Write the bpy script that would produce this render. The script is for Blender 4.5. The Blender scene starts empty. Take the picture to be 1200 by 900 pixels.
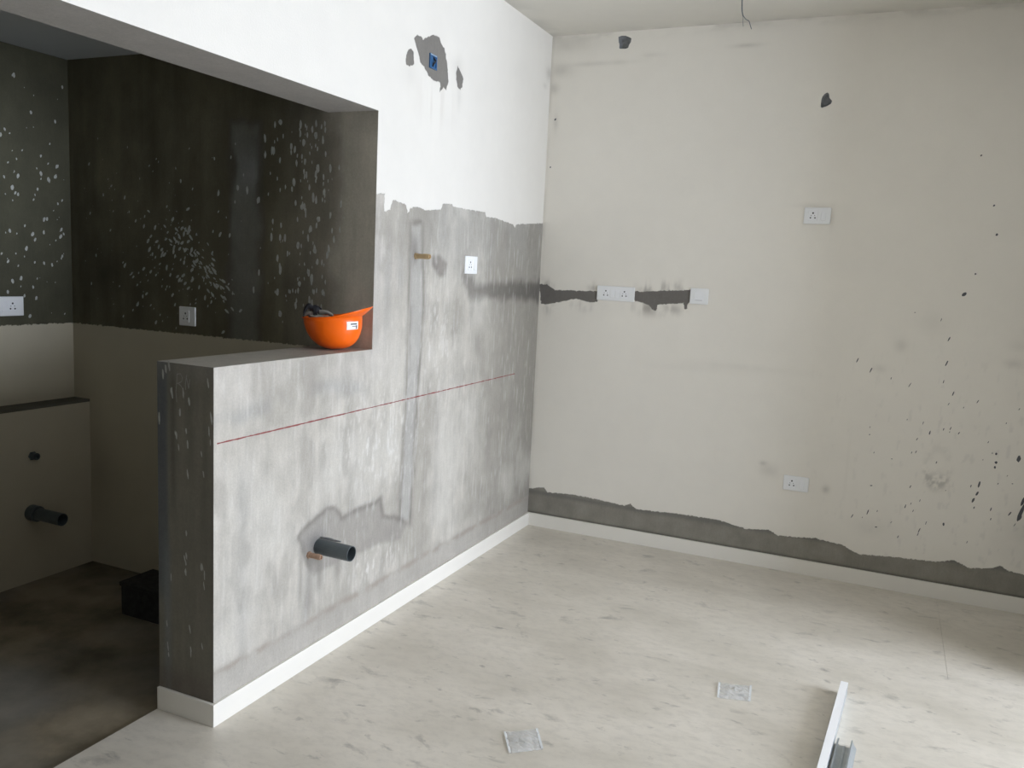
import bpy, bmesh, math, random
import numpy as np
from mathutils import Vector, Matrix

# ------------------------------------------------------------------ camera, sky, light, exposure
S = bpy.context.scene
COL = S.collection
cam_d = bpy.data.cameras.new('camera')
cam = bpy.data.objects.new('camera', cam_d)
COL.objects.link(cam)
cam_d.sensor_fit = 'HORIZONTAL'
cam_d.sensor_width = 36.0
cam_d.lens = 36.0 * 983.57 / 1200.0
cam_d.clip_start = 0.02
_r = Vector((0.91020547, 0.41131632, 0.04842402))
_u = Vector((-0.09889638, 0.10231735, 0.98982355))
_f = Vector((-0.40217596, 0.90573177, -0.1338075))
cam.matrix_world = Matrix(((_r.x, _u.x, -_f.x, 1.99309), (_r.y, _u.y, -_f.y, -4.83611),
                           (_r.z, _u.z, -_f.z, 1.60911), (0, 0, 0, 1)))
S.camera = cam

SKY = 16.3
world = bpy.data.worlds.new('overcast_sky')
S.world = world
world.use_nodes = True
wn = world.node_tree
wn.nodes.clear()
w_out = wn.nodes.new('ShaderNodeOutputWorld')
w_bg = wn.nodes.new('ShaderNodeBackground')
w_bg.inputs['Color'].default_value = (0.87, 0.95, 1.10, 1)
w_bg.inputs['Strength'].default_value = SKY
wn.links.new(w_bg.outputs[0], w_out.inputs[0])

# room dimensions (metres); corner of the two walls is the origin
H = 3.0            # ceiling
RX = 6.0           # right wall, far outside the frame
PX = 2.95          # face of the unseen pier added off the back wall to cast shade
PY = -0.95         # free end of that pier
RY = -6.6          # rear wall
JY = -1.83         # kitchen back wall / right side of the opening
LY = -2.75         # free end of the half wall
DY = -3.80         # far side of the kitchen doorway
TH = 0.25          # thickness of the partition
HW = 1.248         # half wall height
OT = 2.232         # underside of the lintel
KX = -1.82         # kitchen left wall
KC = 2.53          # kitchen ceiling
KF = -0.015        # kitchen floor
SK = 0.082         # skirting height
WY0, WY1, WZ0, WZ1 = -3.35, -0.80, 0.0, 2.8   # balcony opening in the right wall

# sky portal in the balcony opening: guides the sky's own light, adds none
pl_d = bpy.data.lights.new('balcony_portal', 'AREA')
pl_d.shape = 'RECTANGLE'
pl_d.size = WY1 - WY0
pl_d.size_y = WZ1 - WZ0
pl_d.cycles.is_portal = True
pl_o = bpy.data.objects.new('balcony_portal', pl_d)
pl_o.location = (RX + 0.1, (WY0 + WY1) / 2, (WZ0 + WZ1) / 2)
pl_o.rotation_euler = Matrix(((0, 0, 1), (1, 0, 0), (0, 1, 0))).to_euler()
COL.objects.link(pl_o)

S.view_settings.view_transform = 'Standard'
S.view_settings.look = 'None'
S.view_settings.gamma = 1.0
S.view_settings.use_curve_mapping = False
S.view_settings.exposure = 0.0

rng = np.random.default_rng(7)
random.seed(7)

# ------------------------------------------------------------------ helpers: materials
def new_mat(name):
    m = bpy.data.materials.new(name)
    m.use_nodes = True
    nt = m.node_tree
    nt.nodes.clear()
    out = nt.nodes.new('ShaderNodeOutputMaterial')
    b = nt.nodes.new('ShaderNodeBsdfPrincipled')
    nt.links.new(b.outputs[0], out.inputs[0])
    return m, nt, b

def nd(nt, typ, **kw):
    n = nt.nodes.new(typ)
    for k, v in kw.items():
        if k.startswith('_'):
            setattr(n, k[1:], v)
        else:
            n.inputs[k].default_value = v
    return n

def math_n(nt, op, a, b=None, c=None, clamp=False):
    n = nt.nodes.new('ShaderNodeMath')
    n.operation = op
    n.use_clamp = clamp
    for i, v in enumerate((a, b, c)):
        if v is None:
            continue
        if isinstance(v, (int, float)):
            n.inputs[i].default_value = v
        else:
            nt.links.new(v, n.inputs[i])
    return n.outputs[0]

def mix_c(nt, fac, a, b, blend='MIX'):
    n = nt.nodes.new('ShaderNodeMix')
    n.data_type = 'RGBA'
    n.blend_type = blend
    for s, v in ((n.inputs[0], fac), (n.inputs[6], a), (n.inputs[7], b)):
        if isinstance(v, (int, float)):
            s.default_value = v
        elif isinstance(v, tuple):
            s.default_value = (*v, 1) if len(v) == 3 else v
        else:
            nt.links.new(v, s)
    return n.outputs[2]

def pos_noise(nt, scale, detail=4, rough=0.55, stretch=(1, 1, 1), offset=(0, 0, 0)):
    g = nd(nt, 'ShaderNodeNewGeometry')
    mp = nd(nt, 'ShaderNodeMapping')
    mp.inputs['Scale'].default_value = stretch
    mp.inputs['Location'].default_value = offset
    nt.links.new(g.outputs['Position'], mp.inputs['Vector'])
    n = nd(nt, 'ShaderNodeTexNoise', Scale=scale, Detail=detail, Roughness=rough)
    nt.links.new(mp.outputs[0], n.inputs['Vector'])
    return n.outputs['Fac']

def obj_noise(nt, scale, detail=3, rough=0.5):
    t = nd(nt, 'ShaderNodeTexCoord')
    n = nd(nt, 'ShaderNodeTexNoise', Scale=scale, Detail=detail, Roughness=rough)
    nt.links.new(t.outputs['Object'], n.inputs['Vector'])
    return n.outputs['Fac']

def remap(nt, v, a, b, lo, hi):
    n = nt.nodes.new('ShaderNodeMapRange')
    n.clamp = True
    n.inputs[1].default_value = a
    n.inputs[2].default_value = b
    n.inputs[3].default_value = lo
    n.inputs[4].default_value = hi
    nt.links.new(v, n.inputs[0])
    return n.outputs[0]

def bump(nt, bsdf, h, dist, strength=1.0):
    n = nt.nodes.new('ShaderNodeBump')
    n.inputs['Strength'].default_value = strength
    n.inputs['Distance'].default_value = dist
    nt.links.new(h, n.inputs['Height'])
    nt.links.new(n.outputs[0], bsdf.inputs['Normal'])

def simple_mat(name, col, rough=0.5, metal=0.0, var=0.12, scale=40, spec=0.5, coat=0.0, bmp=0.0):
    m, nt, b = new_mat(name)
    f = obj_noise(nt, scale)
    c2 = tuple(max(0, c * (1 - var)) for c in col)
    nt.links.new(mix_c(nt, f, col, c2), b.inputs['Base Color'])
    nt.links.new(remap(nt, f, 0.3, 0.7, rough * 0.85, min(1, rough * 1.15)), b.inputs['Roughness'])
    b.inputs['Metallic'].default_value = metal
    b.inputs['Specular IOR Level'].default_value = spec
    b.inputs['Coat Weight'].default_value = coat
    if bmp:
        bump(nt, b, f, bmp)
    return m

def wall_mat(name, grain=0.20, edge_rag=0.028, bump_d=0.0016):
    """masonry face: 'tint' is bare cement, 'coat' the paint or plaster skin, 'paint' the signed distance (m) into the skin"""
    m, nt, b = new_mat(name)
    at = nd(nt, 'ShaderNodeAttribute', _attribute_name='tint')
    ac = nd(nt, 'ShaderNodeAttribute', _attribute_name='coat')
    ap = nd(nt, 'ShaderNodeAttribute', _attribute_name='paint')
    n1 = pos_noise(nt, 52, 6, 0.70)
    rag = math_n(nt, 'MULTIPLY_ADD', n1, edge_rag, -edge_rag * 0.5)
    d = math_n(nt, 'ADD', ap.outputs['Fac'], rag)
    fac = remap(nt, d, -0.0015, 0.0015, 0, 1)
    n2 = pos_noise(nt, 150, 3, 0.6)
    n3 = pos_noise(nt, 9, 5, 0.6)
    g = math_n(nt, 'ADD', math_n(nt, 'MULTIPLY_ADD', n2, grain, 1 - grain * 0.5), math_n(nt, 'MULTIPLY_ADD', n3, grain * 1.6, -grain * 0.8))
    n4 = pos_noise(nt, 75, 5, 0.72, stretch=(1, 1, 0.22))
    n6 = pos_noise(nt, 110, 6, 0.75)
    g = math_n(nt, 'MULTIPLY', g, math_n(nt, 'ADD', math_n(nt, 'MULTIPLY_ADD', n4, 0.28, 0.86), math_n(nt, 'MULTIPLY_ADD', n6, 0.34, -0.17)))
    cem = mix_c(nt, 1.0, at.outputs['Color'], g, 'MULTIPLY')
    g2 = math_n(nt, 'ADD', math_n(nt, 'MULTIPLY_ADD', n2, 0.035, 0.9825), math_n(nt, 'MULTIPLY_ADD', n3, 0.06, -0.03))
    coa = mix_c(nt, 1.0, ac.outputs['Color'], g2, 'MULTIPLY')
    nt.links.new(mix_c(nt, fac, cem, coa), b.inputs['Base Color'])
    nt.links.new(remap(nt, fac, 0, 1, 0.85, 0.62), b.inputs['Roughness'])
    b.inputs['Specular IOR Level'].default_value = 0.3
    hgt = math_n(nt, 'ADD', fac, math_n(nt, 'MULTIPLY', n2, 0.35))
    bump(nt, b, hgt, bump_d)
    return m

M_WALL = wall_mat('plastered_wall')
M_WHITE = simple_mat('white_plastic', (0.86, 0.87, 0.87), 0.36, var=0.03)
M_ROCKER = simple_mat('white_rocker_plastic', (0.90, 0.91, 0.92), 0.22, var=0.02)
M_DARK = simple_mat('dark_slot', (0.02, 0.02, 0.022), 0.7)
M_SKIRT = simple_mat('white_skirting_tile', (0.86, 0.83, 0.76), 0.36, var=0.05, scale=6)
M_PVC = simple_mat('grey_pvc', (0.085, 0.105, 0.115), 0.42, var=0.25, scale=25)
M_BRASS = simple_mat('dull_brass', (0.62, 0.46, 0.26), 0.42, metal=0.35, var=0.3, scale=60)
M_COPPER = simple_mat('rusty_pipe', (0.50, 0.33, 0.23), 0.55, metal=0.2, var=0.4, scale=60)
M_ORANGE = simple_mat('orange_helmet_plastic', (1.0, 0.15, 0.003), 0.34, var=0.05, scale=15, spec=0.35, coat=0.15)
M_BLACK = simple_mat('black_webbing', (0.012, 0.012, 0.016), 0.75)
M_BAND = simple_mat('pale_grey_headband', (0.36, 0.35, 0.32), 0.5)
M_STICK = simple_mat('white_sticker', (0.85, 0.85, 0.85), 0.4, var=0.02)
M_INK = simple_mat('black_ink', (0.03, 0.03, 0.03), 0.6)
M_BLUE = simple_mat('blue_plastic', (0.035, 0.13, 0.30), 0.4, var=0.3)
M_BLUEP = simple_mat('pale_blue_plastic', (0.30, 0.42, 0.55), 0.45, var=0.2)
M_GALV = simple_mat('galvanised_steel', (0.62, 0.67, 0.70), 0.36, metal=0.85, var=0.3, scale=30)
M_ALU = simple_mat('white_coated_steel', (0.95, 0.95, 0.95), 0.35, var=0.02)
M_WIRE = simple_mat('grey_wire', (0.10, 0.12, 0.14), 0.5)
M_SPLW = simple_mat('white_paint_splash', (0.60, 0.61, 0.56), 0.6, var=0.6, scale=60)
M_SPLD = simple_mat('dark_grey_splash', (0.11, 0.115, 0.125), 0.8, var=0.4, scale=200)
M_CHALK = simple_mat('chalk_grey', (0.42, 0.42, 0.39), 0.9, var=0.4, scale=400)
M_RED = simple_mat('red_oxide_line', (0.33, 0.085, 0.08), 0.85, var=0.5, scale=120)
M_BOX = simple_mat('black_rubber', (0.015, 0.014, 0.014), 0.8)
M_HOLE = simple_mat('dark_hole_mortar', (0.30, 0.31, 0.32), 0.9, var=0.5, scale=60)

# ------------------------------------------------------------------ helpers: objects
def put(name, me, mats, parent=None):
    o = bpy.data.objects.new(name, me)
    COL.objects.link(o)
    if mats is not None:
        for m in (mats if isinstance(mats, (list, tuple)) else [mats]):
            if m.name not in [x.name for x in me.materials if x]:
                me.materials.append(m)
    if parent is not None:
        o.parent = parent
    return o

def from_bm(name, bm, mats, parent=None, smooth=False):
    me = bpy.data.meshes.new(name)
    bmesh.ops.recalc_face_normals(bm, faces=bm.faces)
    bm.to_mesh(me)
    bm.free()
    if smooth:
        for p in me.polygons:
            p.use_smooth = True
    return put(name, me, mats, parent)

def empty(name, loc, rot=(0, 0, 0)):
    o = bpy.data.objects.new(name, None)
    o.empty_display_size = 0.05
    COL.objects.link(o)
    o.location = loc
    o.rotation_euler = rot
    return o

def tag(o, label=None, cat=None, group=None, kind=None):
    if label: o['label'] = label
    if cat: o['category'] = cat
    if group: o['group'] = group
    if kind: o['kind'] = kind
    return o

def add_box(bm, x0, x1, y0, y1, z0, z1, bevel=0.0, seg=2):
    r = bmesh.ops.create_cube(bm, size=1.0)
    vs = r['verts']
    for v in vs:
        v.co = Vector(((x0 + x1) / 2 + v.co.x * (x1 - x0), (y0 + y1) / 2 + v.co.y * (y1 - y0), (z0 + z1) / 2 + v.co.z * (z1 - z0)))
    if bevel:
        es = list({e for v in vs for e in v.link_edges})
        bmesh.ops.bevel(bm, geom=es, offset=bevel, segments=seg, affect='EDGES', profile=0.5)

def box_obj(name, dims, mat, parent=None, bevel=0.0, smooth=False):
    bm = bmesh.new()
    add_box(bm, *dims, bevel=bevel)
    return from_bm(name, bm, mat, parent, smooth)

def add_tube(bm, pts, rad, n=12, cap=True):
    """swept round tube; rad a number or one per point"""
    pts = [Vector(p) for p in pts]
    rads = rad if isinstance(rad, (list, tuple)) else [rad] * len(pts)
    rings = []
    prev = None
    for i, p in enumerate(pts):
        if i == 0: t = pts[1] - p
        elif i == len(pts) - 1: t = p - pts[i - 1]
        else: t = (pts[i + 1] - pts[i - 1])
        t.normalize()
        if prev is None:
            a = Vector((0, 0, 1)) if abs(t.z) < 0.9 else Vector((1, 0, 0))
            nrm = t.cross(a).normalized()
        else:
            nrm = (prev - t * prev.dot(t)).normalized()
        prev = nrm
        bn = t.cross(nrm)
        rings.append([bm.verts.new(p + (nrm * math.cos(2 * math.pi * k / n) + bn * math.sin(2 * math.pi * k / n)) * rads[i]) for k in range(n)])
    for a, b in zip(rings[:-1], rings[1:]):
        for k in range(n):
            bm.faces.new((a[k], a[(k + 1) % n], b[(k + 1) % n], b[k]))
    if cap:
        bm.faces.new(rings[0])
        bm.faces.new(list(reversed(rings[-1])))

def hollow_pipe(bm, p0, p1, ro, ri, n=28, depth=None, bev=0.0012):
    """open pipe stub: outer wall, rim, inner bore closed far inside"""
    p0, p1 = Vector(p0), Vector(p1)
    t = (p1 - p0).normalized()
    a = Vector((0, 0, 1)) if abs(t.z) < 0.9 else Vector((1, 0, 0))
    u = t.cross(a).normalized(); w = t.cross(u)
    L = (p1 - p0).length
    dep = depth or L * 0.85
    prof = [(0, ro), (L - bev, ro), (L, ro - bev), (L, ri + bev), (L - bev, ri), (L - dep, ri)]
    rings = [[bm.verts.new(p0 + t * s + (u * math.cos(2 * math.pi * k / n) + w * math.sin(2 * math.pi * k / n)) * r) for k in range(n)] for s, r in prof]
    for A, B in zip(rings[:-1], rings[1:]):
        for k in range(n):
            bm.faces.new((A[k], A[(k + 1) % n], B[(k + 1) % n], B[k]))
    bm.faces.new(rings[-1])
    bm.faces.new(list(reversed(rings[0])))

# ------------------------------------------------------------------ helpers: numpy fields
def vnoise(u, v, seed=0):
    """smooth value noise 0..1"""
    g = np.random.default_rng(seed).random((256, 256))
    iu, iv = np.floor(u).astype(int), np.floor(v).astype(int)
    fu, fv = u - iu, v - iv
    fu = fu * fu * (3 - 2 * fu); fv = fv * fv * (3 - 2 * fv)
    a = g[iu % 256, iv % 256]; b = g[(iu + 1) % 256, iv % 256]
    c = g[iu % 256, (iv + 1) % 256]; d = g[(iu + 1) % 256, (iv + 1) % 256]
    return (a * (1 - fu) + b * fu) * (1 - fv) + (c * (1 - fu) + d * fu) * fv

def fbm(u, v, su, sv, seed=0, octv=4):
    r = np.zeros_like(u); amp = 1.0; tot = 0
    for o in range(octv):
        r += amp * vnoise(u * su * 2 ** o + 17.3 * o + 50, v * sv * 2 ** o + 9.1 * o + 50, seed + o)
        tot += amp; amp *= 0.5
    return r / tot

def sdf_poly(u, v, poly):
    """signed distance, positive inside"""
    P = np.array(poly, float); Q = np.roll(P, -1, axis=0)
    d = np.full(u.shape, 1e9); ins = np.zeros(u.shape, bool)
    for (ax, ay), (bx, by) in zip(P, Q):
        ex, ey = bx - ax, by - ay
        L = ex * ex + ey * ey + 1e-12
        t = np.clip(((u - ax) * ex + (v - ay) * ey) / L, 0, 1)
        d = np.minimum(d, (u - ax - t * ex) ** 2 + (v - ay - t * ey) ** 2)
        cond = ((ay > v) != (by > v))
        xin = ax + (v - ay) / (by - ay + 1e-12) * ex
        ins ^= cond & (u < xin)
    return np.where(ins, 1, -1) * np.sqrt(d)

def sst(x, a, b):
    t = np.clip((x - a) / (b - a), 0, 1)
    return t * t * (3 - 2 * t)

def lerp(a, b, t):
    return a + (b - a) * (t[..., None] if np.ndim(b) > 0 and np.ndim(t) > 0 and np.ndim(a) > np.ndim(t) else t)

def arange(a, b, step):
    return list(np.linspace(a, b, max(1, int(round((b - a) / step))) + 1))

def wall_face(name, us, vs, to3d, skip, field, mat, holes=(), extra=None, parent=None):
    """fine face over the plane (u,v); field(u,v)->(tint, coat, paint); holes: polygons cut through the face.
    extra: list of (four corners, (tint rgb)) plain quads that close the solid"""
    us, vs = np.array(us), np.array(vs)
    nu, nv = len(us), len(vs)
    idx = np.arange(nu * nv).reshape(nu, nv)
    U, V = np.meshgrid(us, vs, indexing='ij')
    cu, cv = (us[:-1] + us[1:]) / 2, (vs[:-1] + vs[1:]) / 2
    CU, CV = np.meshgrid(cu, cv, indexing='ij')
    keep = ~skip(CU, CV)
    rects = []
    for h in holes:
        hp = np.array(h)
        i0 = np.searchsorted(us, hp[:, 0].min()) - 2; i1 = np.searchsorted(us, hp[:, 0].max()) + 1
        j0 = np.searchsorted(vs, hp[:, 1].min()) - 2; j1 = min(np.searchsorted(vs, hp[:, 1].max()) + 1, nv - 1)
        keep[i0:i1, j0:j1] = False
        rects.append((i0, i1, j0, j1))
    q = np.stack([idx[:-1, :-1], idx[1:, :-1], idx[1:, 1:], idx[:-1, 1:]], -1)[keep]
    uu, vv = list(U.ravel()), list(V.ravel())
    faces = [tuple(x) for x in q.tolist()]
    for h, (i0, i1, j0, j1) in zip(holes, rects):
        loop = [idx[i, j0] for i in range(i0, i1)] + [idx[i1, j] for j in range(j0, j1)] + \
               [idx[i, j1] for i in range(i1, i0, -1)] + [idx[i0, j] for j in range(j1, j0, -1)]
        b = bmesh.new()
        bv = [b.verts.new((uu[k], vv[k], 0)) for k in loop]
        hv = [b.verts.new((x, y, 0)) for x, y in h]
        ee = [b.edges.new((bv[k], bv[(k + 1) % len(bv)])) for k in range(len(bv))]
        ee += [b.edges.new((hv[k], hv[(k + 1) % len(hv)])) for k in range(len(hv))]
        bmesh.ops.triangle_fill(b, edges=ee, use_beauty=True, use_dissolve=False)
        base = len(uu)
        mp = {v: loop[k] for k, v in enumerate(bv)}
        for k, v in enumerate(hv):
            mp[v] = base + k; uu.append(v.co.x); vv.append(v.co.y)
        for f in b.faces:
            c = f.calc_center_median()
            if sdf_poly(np.array([c.x]), np.array([c.y]), h)[0] < 0:
                faces.append(tuple(int(mp[v]) for v in f.verts))
        b.free()
    ua, va = np.array(uu), np.array(vv)
    co = to3d(ua, va)
    tint, coat, paint = field(ua, va)
    used = np.zeros(len(ua), bool)
    for f in faces:
        for k in f: used[k] = True
    ren = np.cumsum(used) - 1
    faces = [tuple(int(ren[k]) for k in f) for f in faces]
    co, tint, coat, paint = co[used], tint[used], coat[used], paint[used]
    # orient first face along the room side
    co = list(map(tuple, co)); tint = tint.tolist(); coat = coat.tolist(); paint = paint.tolist()
    for corners, tc in (extra or []):
        b0 = len(co)
        co += [tuple(c) for c in corners]
        faces.append((b0, b0 + 1, b0 + 2, b0 + 3))
        tint += [list(tc)] * 4; coat += [list(tc)] * 4; paint += [-1.0] * 4
    me = bpy.data.meshes.new(name)
    me.from_pydata(co, [], faces)
    for nm, arr in (('tint', tint), ('coat', coat)):
        at = me.attributes.new(nm, 'FLOAT_COLOR', 'POINT')
        a4 = np.ones((len(co), 4), np.float32); a4[:, :3] = np.array(arr, np.float32)[:, :3]
        at.data.foreach_set('color', a4.ravel())
    at = me.attributes.new('paint', 'FLOAT', 'POINT')
    at.data.foreach_set('value', np.array(paint, np.float32))
    me.update()
    o = put(name, me, mat, parent)
    return o

def quad(a, b, c, d, col=(0.4, 0.4, 0.38)):
    return ((a, b, c, d), col)

def box_quads(x0, x1, y0, y1, z0, z1, omit='', col=(0.4, 0.4, 0.38)):
    q = {'-x': ((x0, y0, z0), (x0, y0, z1), (x0, y1, z1), (x0, y1, z0)), '+x': ((x1, y0, z0), (x1, y1, z0), (x1, y1, z1), (x1, y0, z1)),
         '-y': ((x0, y0, z0), (x1, y0, z0), (x1, y0, z1), (x0, y0, z1)), '+y': ((x0, y1, z0), (x0, y1, z1), (x1, y1, z1), (x1, y1, z0)),
         '-z': ((x0, y0, z0), (x0, y1, z0), (x1, y1, z0), (x1, y0, z0)), '+z': ((x0, y0, z1), (x1, y0, z1), (x1, y1, z1), (x0, y1, z1))}
    return [(q[k], col) for k in q if k not in omit.split()]

def rgb(u, c):
    return np.tile(np.array(c, float), (len(u), 1))

def mixc(a, c, t):
    return a * (1 - t[:, None]) + np.array(c, float) * t[:, None]

# ------------------------------------------------------------------ outlines measured on the walls (metres, wall coordinates)
EDGE_A= [(-1.846, 1.895), (-1.817, 1.897), (-1.767, 1.906), (-1.769, 1.831), (-1.748, 1.831), (-1.718, 1.842), (-1.705, 1.886), (-1.593, 1.873), (-1.58, 1.842), (-1.568, 1.843), (-1.564, 1.862), (-1.505, 1.87), (-1.443, 1.869), (-1.432, 1.862), (-1.275, 1.879), (-1.262, 1.91), (-1.168, 1.914), (-1.167, 1.903), (-1.035, 1.903), (-1.027, 1.89), (-1.018, 1.903), (-0.804, 1.905), (-0.793, 1.883), (-0.668, 1.885), (-0.438, 1.867), (-0.415, 1.849), (-0.395, 1.87), (-0.227, 1.886), (-0.018, 1.902)]
CHIP1= [(-1.572, 2.582), (-1.541, 2.602), (-1.504, 2.603), (-1.492, 2.597), (-1.439, 2.626), (-1.398, 2.643), (-1.35, 2.643), (-1.326, 2.618), (-1.298, 2.605), (-1.271, 2.552), (-1.251, 2.467), (-1.271, 2.429), (-1.294, 2.437), (-1.328, 2.408), (-1.327, 2.451), (-1.392, 2.445), (-1.445, 2.462), (-1.48, 2.487), (-1.514, 2.495), (-1.524, 2.525)]
CHIP2= [(-1.622, 2.516), (-1.592, 2.534), (-1.568, 2.526), (-1.565, 2.479), (-1.592, 2.461), (-1.627, 2.459), (-1.633, 2.477)]
CHIP3= [(-1.169, 2.559), (-1.138, 2.544), (-1.106, 2.516), (-1.113, 2.475), (-1.136, 2.459), (-1.161, 2.465), (-1.179, 2.513)]
PATCH= [(-2.302, 0.549), (-2.226, 0.588), (-2.125, 0.633), (-2.071, 0.615), (-2.022, 0.56), (-1.732, 0.575), (-1.7, 0.489), (-1.552, 0.44), (-1.488, 0.39), (-1.545, 0.322), (-1.693, 0.359), (-1.803, 0.353), (-1.958, 0.358), (-2.101, 0.363), (-2.206, 0.358), (-2.265, 0.447), (-2.281, 0.52)]
CHASE= [(-1.551, 1.795), (-1.454, 1.802), (-1.418, 1.499), (-1.426, 1.26), (-1.447, 0.978), (-1.454, 0.609), (-1.472, 0.395), (-1.566, 0.419), (-1.552, 0.71), (-1.539, 0.99), (-1.531, 1.344)]
TAPP= [(-1.361, 1.665), (-1.274, 1.668), (-1.199, 1.63), (-1.206, 1.565), (-1.266, 1.559), (-1.351, 1.614)]
DAMP_A= [(-1.022, 1.577), (-0.907, 1.579), (-0.882, 1.532), (-0.529, 1.541), (0.005, 1.545), (0.081, 1.425), (-0.436, 1.445), (-0.952, 1.463)]
EDGE_B= [(0.008, 0.239), (0.101, 0.259), (0.125, 0.23), (0.272, 0.241), (0.392, 0.24), (0.628, 0.225), (0.67, 0.241), (0.706, 0.215), (0.991, 0.229), (1.204, 0.231), (1.362, 0.204), (1.487, 0.221), (1.539, 0.195), (1.732, 0.216), (1.876, 0.203), (1.961, 0.167), (2.152, 0.185), (2.262, 0.191), (2.359, 0.199), (2.421, 0.221), (2.498, 0.191), (2.599, 0.211), (2.638, 0.233), (2.671, 0.211), (2.742, 0.205)]
DMP_B1= [(-0.003, 1.534), (0.048, 1.536), (0.101, 1.503), (0.376, 1.512), (0.381, 1.446), (0.326, 1.443), (0.243, 1.459), (0.134, 1.431), (0.078, 1.418), (0.016, 1.414)]
DMP_B2= [(0.607, 1.524), (0.658, 1.523), (0.773, 1.536), (0.858, 1.541), (0.938, 1.549), (0.94, 1.48), (0.923, 1.472), (0.925, 1.437), (0.908, 1.436), (0.902, 1.471), (0.828, 1.463), (0.75, 1.454), (0.742, 1.412), (0.724, 1.421), (0.693, 1.451), (0.648, 1.462), (0.611, 1.467)]
HOLE1= [(0.409, 2.971), (0.429, 2.976), (0.453, 2.974), (0.473, 2.966), (0.487, 2.958), (0.485, 2.938), (0.476, 2.923), (0.471, 2.907), (0.457, 2.903), (0.423, 2.905), (0.418, 2.909), (0.418, 2.926), (0.412, 2.945)]
HOLE2= [(1.576, 2.616), (1.585, 2.609), (1.589, 2.588), (1.603, 2.573), (1.6, 2.559), (1.584, 2.548), (1.557, 2.539), (1.549, 2.543), (1.55, 2.581), (1.554, 2.598), (1.564, 2.61)]
SPOTS= [(2.279, 1.37, 0.0116, 0.0043), (2.281, 1.245, 0.0116, 0.0043), (1.928, 1.177, 0.0116, 0.0043), (1.857, 1.224, 0.0116, 0.0036), (2.122, 1.117, 0.0101, 0.0029), (2.327, 1.093, 0.0116, 0.0036), (2.442, 1.064, 0.0087, 0.0029), (2.277, 1.15, 0.0072, 0.0029), (2.312, 1.036, 0.0058, 0.0022), (2.382, 1.026, 0.0043, 0.0022), (2.241, 0.878, 0.0101, 0.0043), (2.205, 0.925, 0.0072, 0.0022), (2.303, 0.903, 0.0072, 0.0029), (2.334, 0.911, 0.0087, 0.0029), (2.375, 0.892, 0.0072, 0.0029), (2.185, 0.836, 0.0072, 0.0029), (2.187, 0.768, 0.0072, 0.0029), (2.167, 0.761, 0.0058, 0.0022), (2.076, 0.715, 0.0029, 0.0029), (1.99, 0.556, 0.0043, 0.0043), (2.179, 0.579, 0.0072, 0.0029), (2.166, 0.469, 0.0087, 0.0036), (2.191, 0.488, 0.0058, 0.0022), (2.205, 0.45, 0.0058, 0.0022), (1.987, 0.408, 0.0116, 0.0036), (1.912, 0.375, 0.0087, 0.0029), (1.963, 0.374, 0.0043, 0.0022), (2.245, 0.352, 0.0116, 0.0036), (2.241, 0.329, 0.0072, 0.0029), (2.147, 0.298, 0.0087, 0.0029), (2.036, 0.333, 0.0043, 0.0043), (2.355, 0.404, 0.0043, 0.0116), (2.552, 0.807, 0.0043, 0.0087), (2.556, 0.762, 0.0058, 0.0101), (2.554, 0.737, 0.0036, 0.0101), (2.653, 0.794, 0.013, 0.0116), (2.494, 0.638, 0.0145, 0.0072), (2.49, 0.589, 0.0116, 0.0072), (2.476, 0.552, 0.0116, 0.0072), (2.458, 0.624, 0.0058, 0.0036), (2.484, 0.514, 0.0058, 0.0036), (2.56, 0.517, 0.0087, 0.0036), (2.565, 0.467, 0.0058, 0.0029), (2.645, 0.508, 0.0101, 0.0043), (2.694, 0.527, 0.0376, 0.0116), (2.696, 0.583, 0.0203, 0.0087), (2.692, 0.493, 0.013, 0.0072), (2.64, 0.664, 0.0029, 0.0029), (2.577, 0.655, 0.0043, 0.0029), (2.579, 0.968, 0.0043, 0.0022), (2.535, 0.808, 0.0029, 0.0029), (1.986, 0.737, 0.0043, 0.0022), (1.955, 0.831, 0.0043, 0.0029), (1.953, 0.872, 0.0043, 0.0022), (2.233, 1.466, 0.0072, 0.0022), (2.107, 0.372, 0.0058, 0.0022), (2.033, 0.421, 0.0058, 0.0022), (2.273, 0.397, 0.0072, 0.0022), (2.673, 0.455, 0.0087, 0.0022), (2.472, 0.327, 0.0058, 0.0022), (2.511, 0.862, 0.0058, 0.0022), (2.232, 0.512, 0.0058, 0.0022), (2.627, 1.045, 0.0043, 0.0022), (2.128, 0.933, 0.0043, 0.0022), (2.332, 0.892, 0.0043, 0.0022), (2.03, 1.143, 0.0043, 0.0029), (2.108, 1.495, 0.0029, 0.0029), (2.613, 0.701, 0.0043, 0.0022), (2.497, 0.768, 0.0029, 0.0022), (2.346, 0.584, 0.0029, 0.0022), (2.288, 0.725, 0.0072, 0.0029)]
KSPL= [(-0.375, 2.11), (-0.367, 2.03), (-0.312, 2.138), (-0.299, 2.001), (-0.264, 1.903), (-0.321, 1.88), (-0.379, 1.84), (-0.333, 1.745), (-0.291, 1.787), (-0.307, 1.652), (-0.294, 1.606), (-0.398, 1.673), (-0.241, 1.637), (-0.494, 1.561), (-0.508, 1.464), (-0.388, 1.506), (-0.322, 1.533), (-0.492, 1.367), (-0.262, 1.477), (-0.425, 1.943), (-0.503, 2.199), (-0.545, 1.704), (-0.621, 1.865), (-0.684, 1.906), (-0.739, 1.918), (-0.234, 2.003), (-0.442, 2.094)]
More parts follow.
